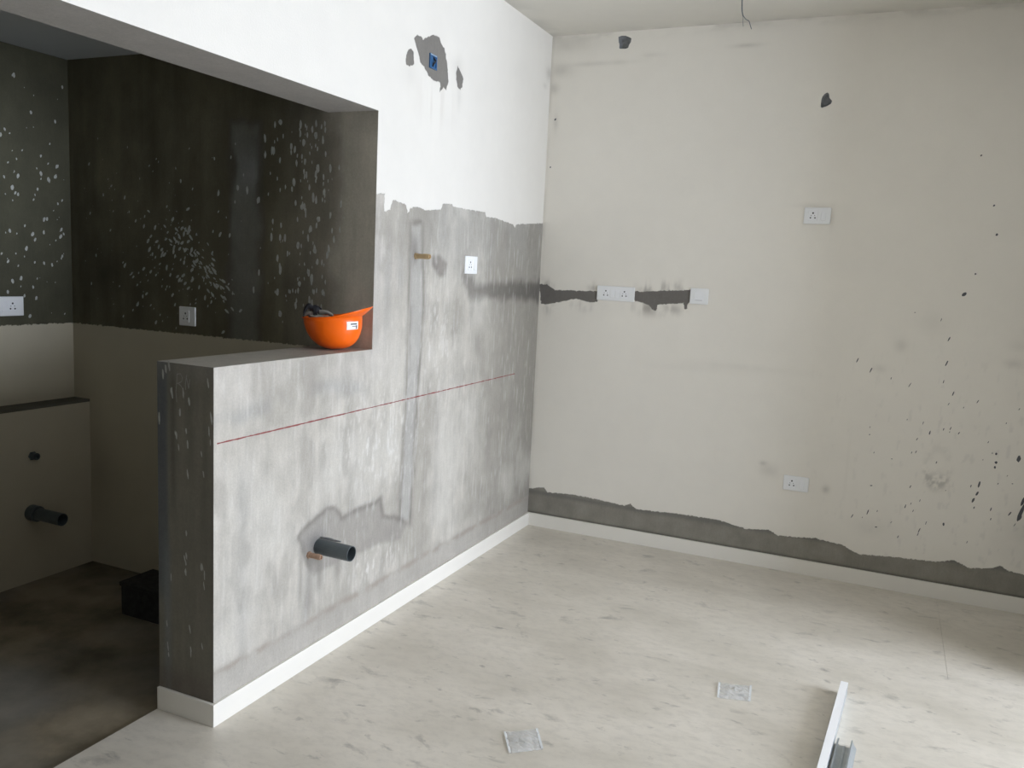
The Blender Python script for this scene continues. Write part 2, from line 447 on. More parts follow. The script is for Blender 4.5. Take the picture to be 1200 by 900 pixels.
ENDSPOT= [(-0.223, 1.206), (-0.21, 1.225), (-0.195, 1.236), (-0.183, 1.149), (-0.147, 1.086), (-0.107, 1.125), (-0.024, 1.195), (-0.01, 1.08), (-0.12, 1.022), (-0.169, 1.009), (-0.02, 1.034), (-0.242, 1.053), (-0.124, 0.562), (-0.124, 0.528), (-0.054, 0.561), (-0.04, 0.534), (-0.042, 0.496), (-0.192, 0.496), (-0.213, 0.324), (-0.209, 0.24), (-0.206, 0.21), (-0.102, 0.242), (-0.051, 0.277), (-0.106, 0.325), (-0.129, 0.576), (-0.184, 1.147), (-0.148, 1.081), (-0.133, 1.152), (-0.154, 0.963), (-0.114, 0.977), (-0.014, 0.997), (-0.053, 0.953), (-0.164, 1.001), (-0.121, 0.667), (-0.126, 0.528), (-0.121, 0.586), (-0.048, 0.56), (-0.102, 0.253), (-0.114, 0.875), (-0.044, 0.885)]
LET= [[(-0.161, 1.117), (-0.165, 1.152), (-0.161, 1.181), (-0.159, 1.214)], [(-0.159, 1.212), (-0.144, 1.215), (-0.136, 1.203), (-0.138, 1.19), (-0.15, 1.183), (-0.161, 1.18)], [(-0.153, 1.181), (-0.14, 1.172), (-0.13, 1.156), (-0.127, 1.146)], [(-0.121, 1.163), (-0.123, 1.179), (-0.119, 1.202), (-0.117, 1.213)], [(-0.119, 1.205), (-0.113, 1.189), (-0.108, 1.168)], [(-0.108, 1.168), (-0.105, 1.187), (-0.103, 1.2)]]

# ------------------------------------------------------------------ wall_left: partition with half wall, opening and lintel
UPPER_A = [(-1.9, 1.895)] + EDGE_A + [(0.2, 1.902), (0.2, 3.2), (-1.9, 3.2)]

def field_left(u, v):
    st = fbm(u, v, 26, 1.6, 3); st2 = fbm(u, v, 60, 3.0, 8); cl = fbm(u, v, 2.2, 2.2, 11); fine = fbm(u, v, 14, 14, 21)
    t = rgb(u, (0.505, 0.475, 0.42))
    t *= (0.78 + 0.24 * st + 0.12 * st2 + 0.16 * (cl - 0.5) + 0.22 * (fine - 0.5))[:, None]
    # warm pale zone under the ledge and beside the opening
    t = mixc(t, (0.53, 0.50, 0.455), 0.55 * sst(v + 0.10 * (fine - .5), 1.05, 1.18) * sst(-u, 1.5, 1.8))
    # wavy grey trowel line below the ledge
    wl = 1.085 + 0.03 * np.sin(u * 5) + 0.03 * (fine - .5)
    t = mixc(t, (0.33, 0.325, 0.31), 0.55 * np.exp(-((v - wl) / 0.035) ** 2) * sst(-u, 1.75, 1.95) * sst(fbm(u, v, 6, 6, 33), 0.3, 0.6))
    # vertical stains
    for uc, wd, z0, z1, a in ((-2.61, 0.035, 0.15, 0.95, 0.5), (-1.83, 0.05, 1.2, 1.9, 0.35), (-1.72, 0.03, 1.3, 1.85, 0.45), (-1.62, 0.03, 1.45, 1.85, 0.4),
                              (-2.25, 0.025, 0.15, 0.40, 0.55), (-2.20, 0.02, 0.2, 0.42, 0.3), (-1.24, 0.05, 0.3, 1.1, 0.2)):
        w = np.exp(-((u - uc + 0.02 * (st - .5)) / wd) ** 2) * sst(v, z0 - 0.05, z0 + 0.12) * (1 - sst(v, z1 - 0.2, z1 + 0.05))
        t = mixc(t, (0.29, 0.28, 0.265), a * w)
    # corner shade painted into the cement; greyer, browner cement under the paint
    t = mixc(t, (0.27, 0.255, 0.22), 0.85 * sst(u + 0.3 * (cl - .5), -1.25, -0.05))
    t = mixc(t, (0.33, 0.32, 0.295), 0.6 * sst(v + 0.1 * (cl - .5), 1.45, 1.8) * sst(u, -1.75, -1.45))
    # blotchy dirt and trowel burns
    bl = fbm(u, v, 3.5, 2.5, 301, 5); bl2 = fbm(u, v, 11, 5, 311, 4)
    t = mixc(t, (0.30, 0.28, 0.24), 0.55 * sst(bl, 0.50, 0.72)); t = mixc(t, (0.58, 0.555, 0.50), 0.45 * (1 - sst(bl, 0.28, 0.48)))
    t = mixc(t, (0.27, 0.25, 0.22), 0.35 * sst(bl2, 0.56, 0.74))
    # pipe chase and mortar patches
    d = sdf_poly(u, v, CHASE) + 0.02 * (fine - .5)
    t = mixc(t, (0.40, 0.385, 0.355), 0.85 * sst(d, -0.004, 0.012))
    t = mixc(t, (0.20, 0.188, 0.165), 0.75 * np.exp(-((d + 0.004) / 0.016) ** 2) * sst(st2, 0.25, 0.6))
    d = sdf_poly(u, v, PATCH) + 0.035 * (fine - .5)
    t = mixc(t, (0.30, 0.28, 0.25), 0.80 * sst(d, -0.008, 0.02))
    t = mixc(t, (0.19, 0.175, 0.155), 0.75 * np.exp(-((d - 0.004) / 0.014) ** 2) * sst(v, 0.36, 0.44))
    t = mixc(t, (0.16, 0.155, 0.15), 0.8 * np.exp(-((u + 2.20) / 0.06) ** 2 - ((v - 0.50) / 0.045) ** 2))
    t = mixc(t, (0.22, 0.205, 0.185), 0.8 * np.exp(-((u + 1.51) / 0.035) ** 2 - ((v - 1.68) / 0.07) ** 2))
    d = sdf_poly(u, v, TAPP) + 0.02 * (fine - .5)
    t = mixc(t, (0.20, 0.18, 0.16), 0.75 * sst(d, -0.012, 0.016))
    d = sdf_poly(u, v, DAMP_A) + 0.05 * (fine - .5)
    t = mixc(t, (0.135, 0.125, 0.11), 0.95 * sst(d, -0.035, 0.03) * (0.72 + 0.28 * sst(u, -0.9, -0.1)))
    # pale efflorescence strokes
    ef = fbm(u, v, 90, 9, 41, 3)
    zone = np.maximum(np.exp(-((u + 1.75) / 0.22) ** 2 - ((v - 0.29) / 0.06) ** 2), np.maximum(0.8 * np.exp(-((u + 1.75) / 0.3) ** 2 - ((v - 0.85) / 0.25) ** 2), 0.7 * np.exp(-((u + 1.25) / 0.15) ** 2 - ((v - 1.25) / 0.3) ** 2)))
    ef2 = fbm(u, v, 130, 22, 43, 3)
    t = mixc(t, (0.66, 0.64, 0.60), 0.8 * np.clip(zone * 1.2, 0, 1) * sst(ef2, 0.58, 0.74))
    t = mixc(t, (0.62, 0.60, 0.56), 0.30 * sst(ef, 0.62, 0.8))
    # dirty run-off below the pipe stubs and along the patch
    for uc, z0, z1, wd in ((-2.235, 0.17, 0.46, 0.028), (-2.17, 0.25, 0.45, 0.02), (-2.29, 0.22, 0.5, 0.015), (-2.05, 0.24, 0.40, 0.02)):
        w = np.exp(-((u - uc + 0.015 * (bl2 - .5)) / wd) ** 2) * sst(v, z0, z0 + 0.1) * (1 - sst(v, z1 - 0.05, z1 + 0.02))
        t = mixc(t, (0.22, 0.205, 0.18), 0.55 * w)
    # smooth mortar fillet above the skirting
    bt = 0.195 + 0.012 * (fbm(u, v, 5, 1, 55) - .5)
    t = mixc(t, (0.40, 0.375, 0.335), 0.70 * (1 - sst(v, bt - 0.012, bt + 0.010)))
    t = mixc(t, (0.28, 0.235, 0.19), 0.55 * np.exp(-((v - bt + 0.010) / 0.016) ** 2) * sst(fine, 0.3, 0.6))
    # paint skin
    c = rgb(u, (0.775, 0.75, 0.695))
    c *= (0.97 + 0.06 * (fbm(u, v, 3, 3, 61)))[:, None]
    dr = fbm(u, v, 30, 3, 71)
    chipz = np.exp(-((u + 1.36) / 0.16) ** 2) * sst(-v, -2.50, -2.38) * (1 - sst(-v, -2.34, -2.20)) * sst(dr, 0.4, 0.65)
    c = mixc(c, (0.50, 0.44, 0.38), 0.22 * chipz)
    for cu, cv, ru, rv, a in ((-1.16, 2.55, .05, .05, .25), (-1.14, 2.42, .02, .06, .25), (-1.6, 2.43, .06, .05, .12), (-0.03, 2.78, 0.05, 0.04, 0.5), (-0.08, 2.70, .03, .015, .3)):
        c = mixc(c, (0.42, 0.40, 0.36), a * np.exp(-((u - cu) / ru) ** 2 - ((v - cv) / rv) ** 2) * (0.5 + fine))
    c = mixc(c, (0.5, 0.48, 0.42), 0.35 * np.exp(-(u / 0.012) ** 2) * sst(dr, 0.35, 0.6))
    p = sdf_poly(u, v, UPPER_A)
    p = np.where(u < JY - 0.001, np.where(v > 2.0, 1.0, -1.0), p)
    for ch in (CHIP1, CHIP2, CHIP3):
        dd = sdf_poly(u, v, ch)
        p = np.minimum(p, -dd)
        t = mixc(t, (0.20, 0.188, 0.17), sst(dd, -0.03, 0.0))
    return t, c, p

us = arange(RY, DY, 0.2)[:-1] + arange(DY, LY, 0.03)[:-1] + arange(LY, JY, 0.008)[:-1] + arange(JY, 0, 0.008)
vs = arange(0, HW, 0.008)[:-1] + arange(HW, OT, 0.008)[:-1] + arange(OT, H, 0.008)
SOF = (0.46, 0.44, 0.41)
DK = (0.155, 0.15, 0.14)
ex = []
ex += box_quads(-TH, 0, LY, JY, 0, HW, '+x +y -y', (0.42, 0.40, 0.355))              # half wall ledge and kitchen side
ex += box_quads(-TH, 0, DY, JY, OT, H, '+x', SOF)                                      # lintel
ex += box_quads(-TH, 0, RY, DY, 0, H, '+x')                                            # beyond the doorway
ex += box_quads(-TH, 0, JY + 0.15, 0, 0, H, '+x')
wall_left = wall_face('wall_left', us, vs, lambda u, v: np.stack([0 * u, u, v], 1),
                      lambda u, v: ((u > LY) & (u < JY) & (v > HW) & (v < OT)) | ((u > DY) & (u < LY) & (v < OT)),
                      field_left, M_WALL, extra=ex)
tag(wall_left, 'cement and white painted partition with a raised opening over a half wall', None, kind='structure')

def field_end(u, v):
    st = fbm(u, v, 30, 2, 91); cl = fbm(u, v, 6, 3, 95)
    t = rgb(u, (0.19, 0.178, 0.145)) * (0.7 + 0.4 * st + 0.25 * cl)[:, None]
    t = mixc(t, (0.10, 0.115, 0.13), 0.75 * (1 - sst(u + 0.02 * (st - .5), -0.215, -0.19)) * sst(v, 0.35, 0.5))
    t = mixc(t, (0.22, 0.235, 0.235), 0.6 * np.exp(-((u + 0.21) / 0.018) ** 2) * sst(cl, 0.4, 0.6) * (1 - sst(v, 0.5, 0.7)))
    t = mixc(t, (0.075, 0.07, 0.06), 0.5 * np.exp(-((u + 0.18) / 0.012) ** 2) * sst(v, 0.6, 0.9))
    t = mixc(t, (0.25, 0.24, 0.225), 0.4 * sst(v, 1.16, 1.24))
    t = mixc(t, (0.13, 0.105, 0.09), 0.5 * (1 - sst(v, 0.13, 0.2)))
    return t, t.copy(), np.full(u.shape, -1.0)

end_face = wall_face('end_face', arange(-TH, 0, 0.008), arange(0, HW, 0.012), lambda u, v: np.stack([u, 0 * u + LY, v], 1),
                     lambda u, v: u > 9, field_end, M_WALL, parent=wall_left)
end_face['label'] = 'dark cement end of the half wall'

# ------------------------------------------------------------------ wall_back
LOWER_B = [(-0.3, 0.239)] + EDGE_B + [(3.4, 0.21), (3.4, 3.3), (-0.3, 3.3)]

def field_back(u, v):
    cl = fbm(u, v, 1.6, 1.6, 111); fine = fbm(u, v, 14, 14, 121); st = fbm(u, v, 40, 4, 131)
    t = rgb(u, (0.26, 0.245, 0.21)) * (0.82 + 0.36 * fine)[:, None]
    t = mixc(t, (0.145, 0.14, 0.13), 0.6 * np.exp(-((v - 0.215 - 0.02 * (cl - .5)) / 0.016) ** 2))
    t = mixc(t, (0.08, 0.072, 0.06), 0.8 * np.exp(-((v - SK) / 0.010) ** 2))  # dark line painted for the shadow gap above the skirting
    t = mixc(t, (0.15, 0.14, 0.13), 0.85 * sst(v, 1.0, 1.2))
    c = rgb(u, (0.82, 0.785, 0.71)) * (0.96 + 0.08 * cl)[:, None]
    # smears round the chased conduit
    for (cu, cv, ru, rv, a) in ((0.05, 1.545, .06, .03, .75), (0.36, 1.53, .05, .03, .5), (0.33, 1.42, .07, .03, .5), (0.05, 1.40, .06, .04, .6), (0.8, 1.555, .12, .035, .6),
                                (0.68, 1.53, .06, .03, .5), (0.7, 1.43, .09, .04, .6), (0.83, 1.43, .07, .03, .45), (0.2, 1.43, .1, .03, .35), (0.02, 1.33, .03, .08, .3)):
        c = mixc(c, (0.17, 0.15, 0.125), a * np.exp(-((u - cu) / ru) ** 2 - ((v - cv) / rv) ** 2) * sst(st * .5 + fine * .5, 0.38, 0.68))
    # hand-sized scuff ring, light grime, dust around the plates, corner shade painted grey by the ceiling
    rr = np.hypot((u - 2.295) / 0.055, (v - 0.70) / 0.10)
    ring = np.exp(-((rr - 1) / 0.28) ** 2) * (0.35 + 0.65 * sst(0.72 - v, -0.02, 0.10))
    core = np.exp(-((u - 2.295) / 0.045) ** 2 - ((v - 0.635) / 0.035) ** 2)
    c = mixc(c, (0.33, 0.32, 0.28), 0.55 * np.clip(0.7 * ring + 0.9 * core, 0, 1) * sst(fbm(u, v, 60, 60, 141), 0.3, 0.65))
    for cu, cv, ru, rv, a in ((1.765, .50, .018, .02, .5), (1.86, .62, .004, .2, .12), (1.97, 1.19, .03, .02, .2), (2.06, 1.32, .03, .03, .2), (2.58, 1.27, .04, .02, .25), (2.6, 1.36, .05, .03, .15),
                              (1.45, .56, .05, .04, .2), (1.42, .60, .02, .012, .35), (0.07, 2.80, 0.07, 0.035, 0.35), (0.03, 2.70, .03, .03, .35), (0.3, 2.83, .2, .012, .25), (0.62, 2.86, .06, .012, .2),
                              (1.14, 2.88, .08, .01, .35), (0.1, 2.95, .15, .05, .25), (1.55, 2.03, .08, .012, .2), (1.66, 1.96, .012, .05, .2), (0.05, 2.5, .015, .05, .3),
                              (2.2, 1.45, .06, .05, .12), (1.0, 1.1, .3, .02, .06), (1.25, 1.13, .3, .02, .08), (2.0, .33, .1, .05, .12), (2.7, .4, .12, .15, .15)):
        c = mixc(c, (0.36, 0.34, 0.29), a * np.exp(-((u - cu) / ru) ** 2 - ((v - cv) / rv) ** 2) * (0.4 + 1.1 * fine))
    c = mixc(c, (0.40, 0.38, 0.33), 0.28 * np.exp(-((H - v) / 0.03) ** 2) * sst(fbm(u, v, 9, 20, 151), 0.4, 0.7))
    c = mixc(c, (0.52, 0.49, 0.42), 0.35 * np.exp(-(u / 0.014) ** 2) * sst(st, 0.35, 0.6))
    gr = fbm(u, v, 50, 16, 161)
    c = mixc(c, (0.42, 0.41, 0.39), 0.16 * sst(gr, 0.68, 0.78) * sst(u, 1.3, 2.4) * (1 - sst(v, 0.9, 1.6)))
    p = sdf_poly(u, v, LOWER_B)
    for ch in (DMP_B1, DMP_B2):
        p = np.minimum(p, -sdf_poly(u, v, ch))
    return t, c, p

us = arange(0, 3.0, 0.008)[:-1] + arange(3.0, RX, 0.05)
vs = arange(0, H, 0.008)
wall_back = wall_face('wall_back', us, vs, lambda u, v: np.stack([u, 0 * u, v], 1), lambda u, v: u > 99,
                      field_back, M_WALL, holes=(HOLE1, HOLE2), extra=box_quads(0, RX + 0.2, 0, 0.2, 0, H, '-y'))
tag(wall_back, 'white painted wall with a rough cement strip above the skirting', kind='structure')

def hole_lining(poly, depth, seed):
    """rough pocket behind a hole knocked through the plaster"""
    r = random.Random(seed)
    bm = bmesh.new()
    cx = sum(p[0] for p in poly) / len(poly); cz = sum(p[1] for p in poly) / len(poly)
    rings = []
    for k, (s, d) in enumerate(((1.0, 0.0), (0.96, 0.35), (0.86, 0.75), (0.6, 1.0))):
        rings.append([bm.verts.new((cx + (x - cx) * s * (1 + (0.08 * (r.random() - .5) if k else 0)), depth * d * (1 + (0.25 * (r.random() - .5) if k else 0)), cz + (z - cz) * s)) for x, z in poly])
    n = len(poly)
    for a, b in zip(rings[:-1], rings[1:]):
        for k in range(n):
            bm.faces.new((a[k], a[(k + 1) % n], b[(k + 1) % n], b[k]))
    bm.faces.new(rings[-1])
    return from_bm('broken_hole', bm, M_HOLE, wall_back)

hole_lining(HOLE1, 0.022, 1)['label'] = 'jagged dark hole near the ceiling'
hole_lining(HOLE2, 0.022, 2)['label'] = 'heart-shaped dark hole high on the wall'

# ------------------------------------------------------------------ kitchen walls
def field_kback(u, v):
    cl = fbm(u, v, 2.5, 2.0, 171); fine = fbm(u, v, 12, 8, 181)
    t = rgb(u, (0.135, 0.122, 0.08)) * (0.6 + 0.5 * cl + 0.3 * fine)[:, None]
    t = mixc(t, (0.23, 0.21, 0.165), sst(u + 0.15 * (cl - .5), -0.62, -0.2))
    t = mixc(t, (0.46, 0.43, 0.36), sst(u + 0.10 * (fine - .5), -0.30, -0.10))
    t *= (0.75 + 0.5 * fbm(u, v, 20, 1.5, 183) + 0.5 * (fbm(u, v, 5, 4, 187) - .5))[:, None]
    ds = np.minimum(np.minimum(u + 0.775, -0.61 - u), 2.20 - v) + 0.06 * (fine - .5)
    t = mixc(t, (0.21, 0.21, 0.195), 0.6 * sst(ds, -0.03, 0.04) * (0.6 + 0.8 * (fine - .2)))
    t = mixc(t, (0.28, 0.285, 0.275), 0.5 * sst(ds, 0.01, 0.03) * np.exp(-((v - 1.99) / 0.10) ** 2))
    t = mixc(t, (0.09, 0.085, 0.07), 0.5 * np.exp(-((ds + 0.01) / 0.015) ** 2))
    c = rgb(u, (0.53, 0.485, 0.375)) * (0.85 + 0.3 * cl)[:, None]
    c = np.where((v > 2.0)[:, None], np.array([0.30, 0.32, 0.34]), c)
    p = np.where(v > 2.0, -1.0, 1.235 - v)
    return t, c, p

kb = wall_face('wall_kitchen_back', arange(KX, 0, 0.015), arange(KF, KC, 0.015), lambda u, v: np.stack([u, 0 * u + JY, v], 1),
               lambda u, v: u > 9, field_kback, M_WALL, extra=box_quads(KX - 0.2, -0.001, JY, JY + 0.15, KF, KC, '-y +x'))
tag(kb, 'dark slurry coated kitchen wall above a cream dado', kind='structure')
# close the partition face beside the opening over the kitchen wall top
def field_kleft(u, v):
    cl = fbm(u, v, 2.5, 2.0, 191); fine = fbm(u, v, 12, 8, 201)
    t = rgb(u, (0.08, 0.077, 0.05)) * (0.6 + 0.5 * cl + 0.3 * fine)[:, None]
    c = rgb(u, (0.53, 0.485, 0.375)) * (0.85 + 0.3 * cl)[:, None]
    return t, c, 1.235 - v

KY0 = -4.4
kl = wall_face('wall_kitchen_left', arange(KY0, JY, 0.015), arange(KF, KC, 0.015), lambda u, v: np.stack([0 * u + KX, u, v], 1),
               lambda u, v: u > 9, field_kleft, M_WALL, extra=box_quads(KX - 0.2, KX, KY0, JY, KF, KC, '+x'))
tag(kl, 'dark slurry coated side wall of the kitchen above a cream dado', kind='structure')

def plain_wall(name, quads, mat=M_WALL, col=(0.36, 0.34, 0.31), label=None):
    co, fs = [], []
    for c, _ in quads:
        b = len(co); co += list(c); fs.append((b, b + 1, b + 2, b + 3))
    me = bpy.data.meshes.new(name)
    me.from_pydata([tuple(x) for x in co], [], fs)
    for nm in ('tint', 'coat'):
        at = me.attributes.new(nm, 'FLOAT_COLOR', 'POINT')
        at.data.foreach_set('color', np.tile(np.array([*col, 1], np.float32), len(co)))
    at = me.attributes.new('paint', 'FLOAT', 'POINT')
    at.data.foreach_set('value', np.ones(len(co), np.float32))
    o = put(name, me, mat)
    tag(o, label, kind='structure')
    return o

# boxed-out plumbing plinth along the foot of the kitchen's left wall
plinth = plain_wall('wall_kitchen_plinth', box_quads(KX, -1.71, KY0, JY, KF, 0.838, '-x'), col=(0.53, 0.485, 0.38), label='boxed-out cream plinth along the foot of the kitchen side wall')
box_obj('plinth_cap', (KX, -1.706, KY0, JY, 0.838, 0.852), simple_mat('dirty_cement_cap', (0.13, 0.12, 0.095), 0.9, var=0.4, scale=8), plinth, bevel=0.003)
plain_wall('wall_kitchen_front', box_quads(KX - 0.2, -TH, KY0 - 0.15, KY0, KF, KC), col=(0.2, 0.19, 0.17), label='kitchen wall behind the doorway')
plain_wall('ceiling_kitchen', box_quads(KX - 0.2, -TH, KY0 - 0.15, JY + 0.15, KC, KC + 0.12), col=(0.45, 0.47, 0.47), label='low bluish grey kitchen loft slab')

# ------------------------------------------------------------------ ceiling, right wall with the balcony opening, rear wall
def field_ceil(u, v):
    c = rgb(u, (0.70, 0.675, 0.61)) * (0.97 + 0.06 * fbm(u, v, 2, 2, 211))[:, None]
    g = fbm(u, v, 10, 10, 221)
    c = mixc(c, (0.42, 0.41, 0.38), 0.40 * np.maximum(np.exp(-(u / 0.08) ** 2), np.exp(-(v / 0.05) ** 2)) * sst(g, 0.3, 0.65))  # grey corner shade painted along both wall edges
    return c, c, np.ones(u.shape)
cl = wall_face('ceiling', arange(-TH, RX, 0.05), arange(RY, 0, 0.05), lambda u, v: np.stack([u, v, 0 * u + H], 1), lambda u, v: u > 99, field_ceil, M_WALL,
               extra=box_quads(-TH, RX + 0.2, RY - 0.2, 0.2, H, H + 0.15, '-z'))
tag(cl, 'off white ceiling', kind='structure')
q = box_quads(RX, RX + 0.2, WY1, 0, 0, H) + box_quads(RX, RX + 0.2, RY, WY0, 0, H) + box_quads(RX, RX + 0.2, WY0, WY1, WZ1, H)
plain_wall('wall_right', q, label='unpainted grey wall with a wide balcony opening')
plain_wall('wall_shade_pier', box_quads(PX, PX + 0.2, PY, 0, 0, H), col=(0.62, 0.60, 0.55), label='off white unseen pier added to shade the back wall')  # out of view, added and sized to shade the floor and corner
plain_wall('wall_rear', box_quads(-TH, RX + 0.2, RY - 0.2, RY, 0, H), label='unpainted grey wall at the rear of the room')

# ------------------------------------------------------------------ floor: slab and large polished tiles
def floor_material():
    m, nt, b = new_mat('marbled_floor_tile')
    base = pos_noise(nt, 2.2, 4, 0.5)
    col = mix_c(nt, remap(nt, base, 0.2, 0.8, 0, 1), (0.78, 0.73, 0.645), (0.70, 0.65, 0.565))
    g = nd(nt, 'ShaderNodeNewGeometry')
    mp = nd(nt, 'ShaderNodeMapping')
    mp.inputs['Rotation'].default_value = (0, 0, math.radians(-22))
    mp.inputs['Scale'].default_value = (0.75, 1.35, 1)
    nt.links.new(g.outputs['Position'], mp.inputs['Vector'])
    n = nd(nt, 'ShaderNodeTexNoise', Scale=8.0, Detail=5, Roughness=0.62, Distortion=0.4)
    nt.links.new(mp.outputs[0], n.inputs['Vector'])
    vein = remap(nt, n.outputs['Fac'], 0.60, 0.74, 0, 1)
    n2 = nd(nt, 'ShaderNodeTexNoise', Scale=2.6, Detail=3, Roughness=0.5, Distortion=0.5)
    nt.links.new(mp.outputs[0], n2.inputs['Vector'])
    soft = remap(nt, n2.outputs['Fac'], 0.38, 0.70, 0, 0.6)
    col = mix_c(nt, soft, col, (0.53, 0.49, 0.41))
    col = mix_c(nt, math_n(nt, 'MULTIPLY', vein, 0.70), col, (0.27, 0.255, 0.225))
    n3 = nd(nt, 'ShaderNodeTexNoise', Scale=16, Detail=4, Roughness=0.6, Distortion=0.3)
    nt.links.new(mp.outputs[0], n3.inputs['Vector'])
    col = mix_c(nt, remap(nt, n3.outputs['Fac'], 0.63, 0.74, 0, 0.6), col, (0.22, 0.205, 0.18))
    n4 = nd(nt, 'ShaderNodeTexNoise', Scale=22, Detail=6, Roughness=0.7)
    nt.links.new(mp.outputs[0], n4.inputs['Vector'])
    col = mix_c(nt, remap(nt, n4.outputs['Fac'], 0.45, 0.75, 0, 0.5), col, (0.48, 0.445, 0.385))
    nt.links.new(col, b.inputs['Base Color'])
    d = pos_noise(nt, 5, 5, 0.6, offset=(3, 1, 0))
    nt.links.new(remap(nt, d, 0.3, 0.7, 0.30, 0.38), b.inputs['Roughness'])
    b.inputs['Specular IOR Level'].default_value = 0.6
    return m
M_TILE = floor_material()
M_GROUT = simple_mat('grey_grout', (0.45, 0.42, 0.37), 0.9)
floor = box_obj('floor', (-TH, RX + 0.2, RY - 0.2, 0.0, -0.12, -0.004), M_GROUT)
tag(floor, 'pale marbled tile floor of the room', kind='structure')
xs = [-TH, -0.035, 0.765, 1.565, 2.365, 3.165, 3.965, 4.765, 5.565, RX]
ys = [0.0]
while ys[-1] > RY:
    ys.append(max(RY, ys[-1] - 0.8 if len(ys) > 1 else -1.02))
GAP = 0.0001
tile_me = {}
for i in range(len(xs) - 1):
    for j in range(len(ys) - 1):
        w, d = xs[i + 1] - xs[i], ys[j] - ys[j + 1]
        g1 = 0.0010 if i == 3 and j == 0 else GAP            # the one joint that gapes
        key = (round(w, 3), round(d, 3), g1)
        if key not in tile_me:
            bm = bmesh.new()
            add_box(bm, GAP, w - g1, GAP, d - GAP, -0.008, 0.0)
            me = bpy.data.meshes.new('tile'); bm.to_mesh(me); bm.free(); me.materials.append(M_TILE)
            tile_me[key] = me
        o = bpy.data.objects.new('tile', tile_me[key]); COL.objects.link(o)
        o.location = (xs[i], ys[j + 1], 0); o.parent = floor

def kfloor_mat():
    m, nt, b = new_mat('rough_dark_screed')
    a = pos_noise(nt, 3, 6, 0.6); c = pos_noise(nt, 1.3, 4, 0.5, offset=(5, 2, 0))
    col = mix_c(nt, remap(nt, a, 0.35, 0.65, 0, 1), (0.10, 0.082, 0.052), (0.30, 0.25, 0.175))
    col = mix_c(nt, remap(nt, c, 0.45, 0.65, 0, 0.6), col, (0.25, 0.24, 0.22))
    nt.links.new(col, b.inputs['Base Color'])
    b.inputs['Roughness'].default_value = 0.8
    bump(nt, b, a, 0.01)
    return m
kf = box_obj('floor_kitchen', (KX, -TH, KY0, JY, -0.12, KF), kfloor_mat())
tag(kf, 'rough dark screed floor of the kitchen', kind='structure')
bal = box_obj('floor_balcony', (RX + 0.2, RX + 1.5, -4.2, 0.4, -0.14, -0.02), simple_mat('balcony_screed', (0.42, 0.41, 0.39), 0.85))
tag(bal, 'cement balcony floor outside the opening', kind='structure')

# skirting
b1 = box_obj('baseboard_left', (0, 0.012, LY - 0.012, 0, 0, SK), M_SKIRT, bevel=0.0012); tag(b1, 'white tile skirting along the partition', kind='structure')
b2 = box_obj('baseboard_back', (0.012, PX, -0.012, 0, 0, SK), M_SKIRT, bevel=0.0012); tag(b2, 'white tile skirting along the back wall', kind='structure')
b3 = box_obj('baseboard_end', (-TH, 0.0, LY - 0.012, LY, 0, SK), M_SKIRT, bevel=0.0012); tag(b3, 'white tile skirting on the end of the half wall', kind='structure')

# ------------------------------------------------------------------ splashes, chalk and line marks on the walls
def splashes(name, spots, to3d, mat, parent, n=9, dome=0.0012, seed=3, k_=0.78):
    """spots: (u, v, half length, half width, angle); each a small raised blob of dried material"""
    r = random.Random(seed)
    bm = bmesh.new()
    for u, v, a, b, ang in spots:
        a *= k_; b *= k_
        ca, sa = math.cos(ang), math.sin(ang)
        ring = []
        for k in range(n):
            t = 2 * math.pi * k / n
            f = 0.8 + 0.35 * r.random()
            x, y = a * math.cos(t) * f, b * math.sin(t) * f
            ring.append(bm.verts.new(to3d(u + x * ca - y * sa, v + x * sa + y * ca, 0.0003)))
        c = bm.verts.new(to3d(u, v, dome))
        for k in range(n):
            bm.faces.new((ring[k], ring[(k + 1) % n], c))
    o = from_bm(name, bm, mat, parent, smooth=True)
    o['kind'] = 'stuff'
    return o

def ribbon(bm, pts, w, to3d, off, rnd=None):
    """thin raised stroke drawn on a wall"""
    L, R = [], []
    for i, p in enumerate(pts):
        a = pts[max(0, i - 1)]; b = pts[min(len(pts) - 1, i + 1)]
        dx, dy = b[0] - a[0], b[1] - a[1]; l = math.hypot(dx, dy) or 1
        ww = w * (1 if rnd is None else rnd.uniform(0.45, 1.25))
        L.append(bm.verts.new(to3d(p[0] - dy / l * ww, p[1] + dx / l * ww, off)))
        R.append(bm.verts.new(to3d(p[0] + dy / l * ww, p[1] - dx / l * ww, off)))
    for i in range(len(pts) - 1):
        bm.faces.new((L[i], R[i], R[i + 1], L[i + 1]))

on_left = lambda u, v, d: (d, u, v)
on_back = lambda u, v, d: (u, -d, v)
on_end = lambda u, v, d: (u, LY - d, v)
on_kback = lambda u, v, d: (u, JY - d, v)
on_kleft = lambda u, v, d: (KX + d, u, v)

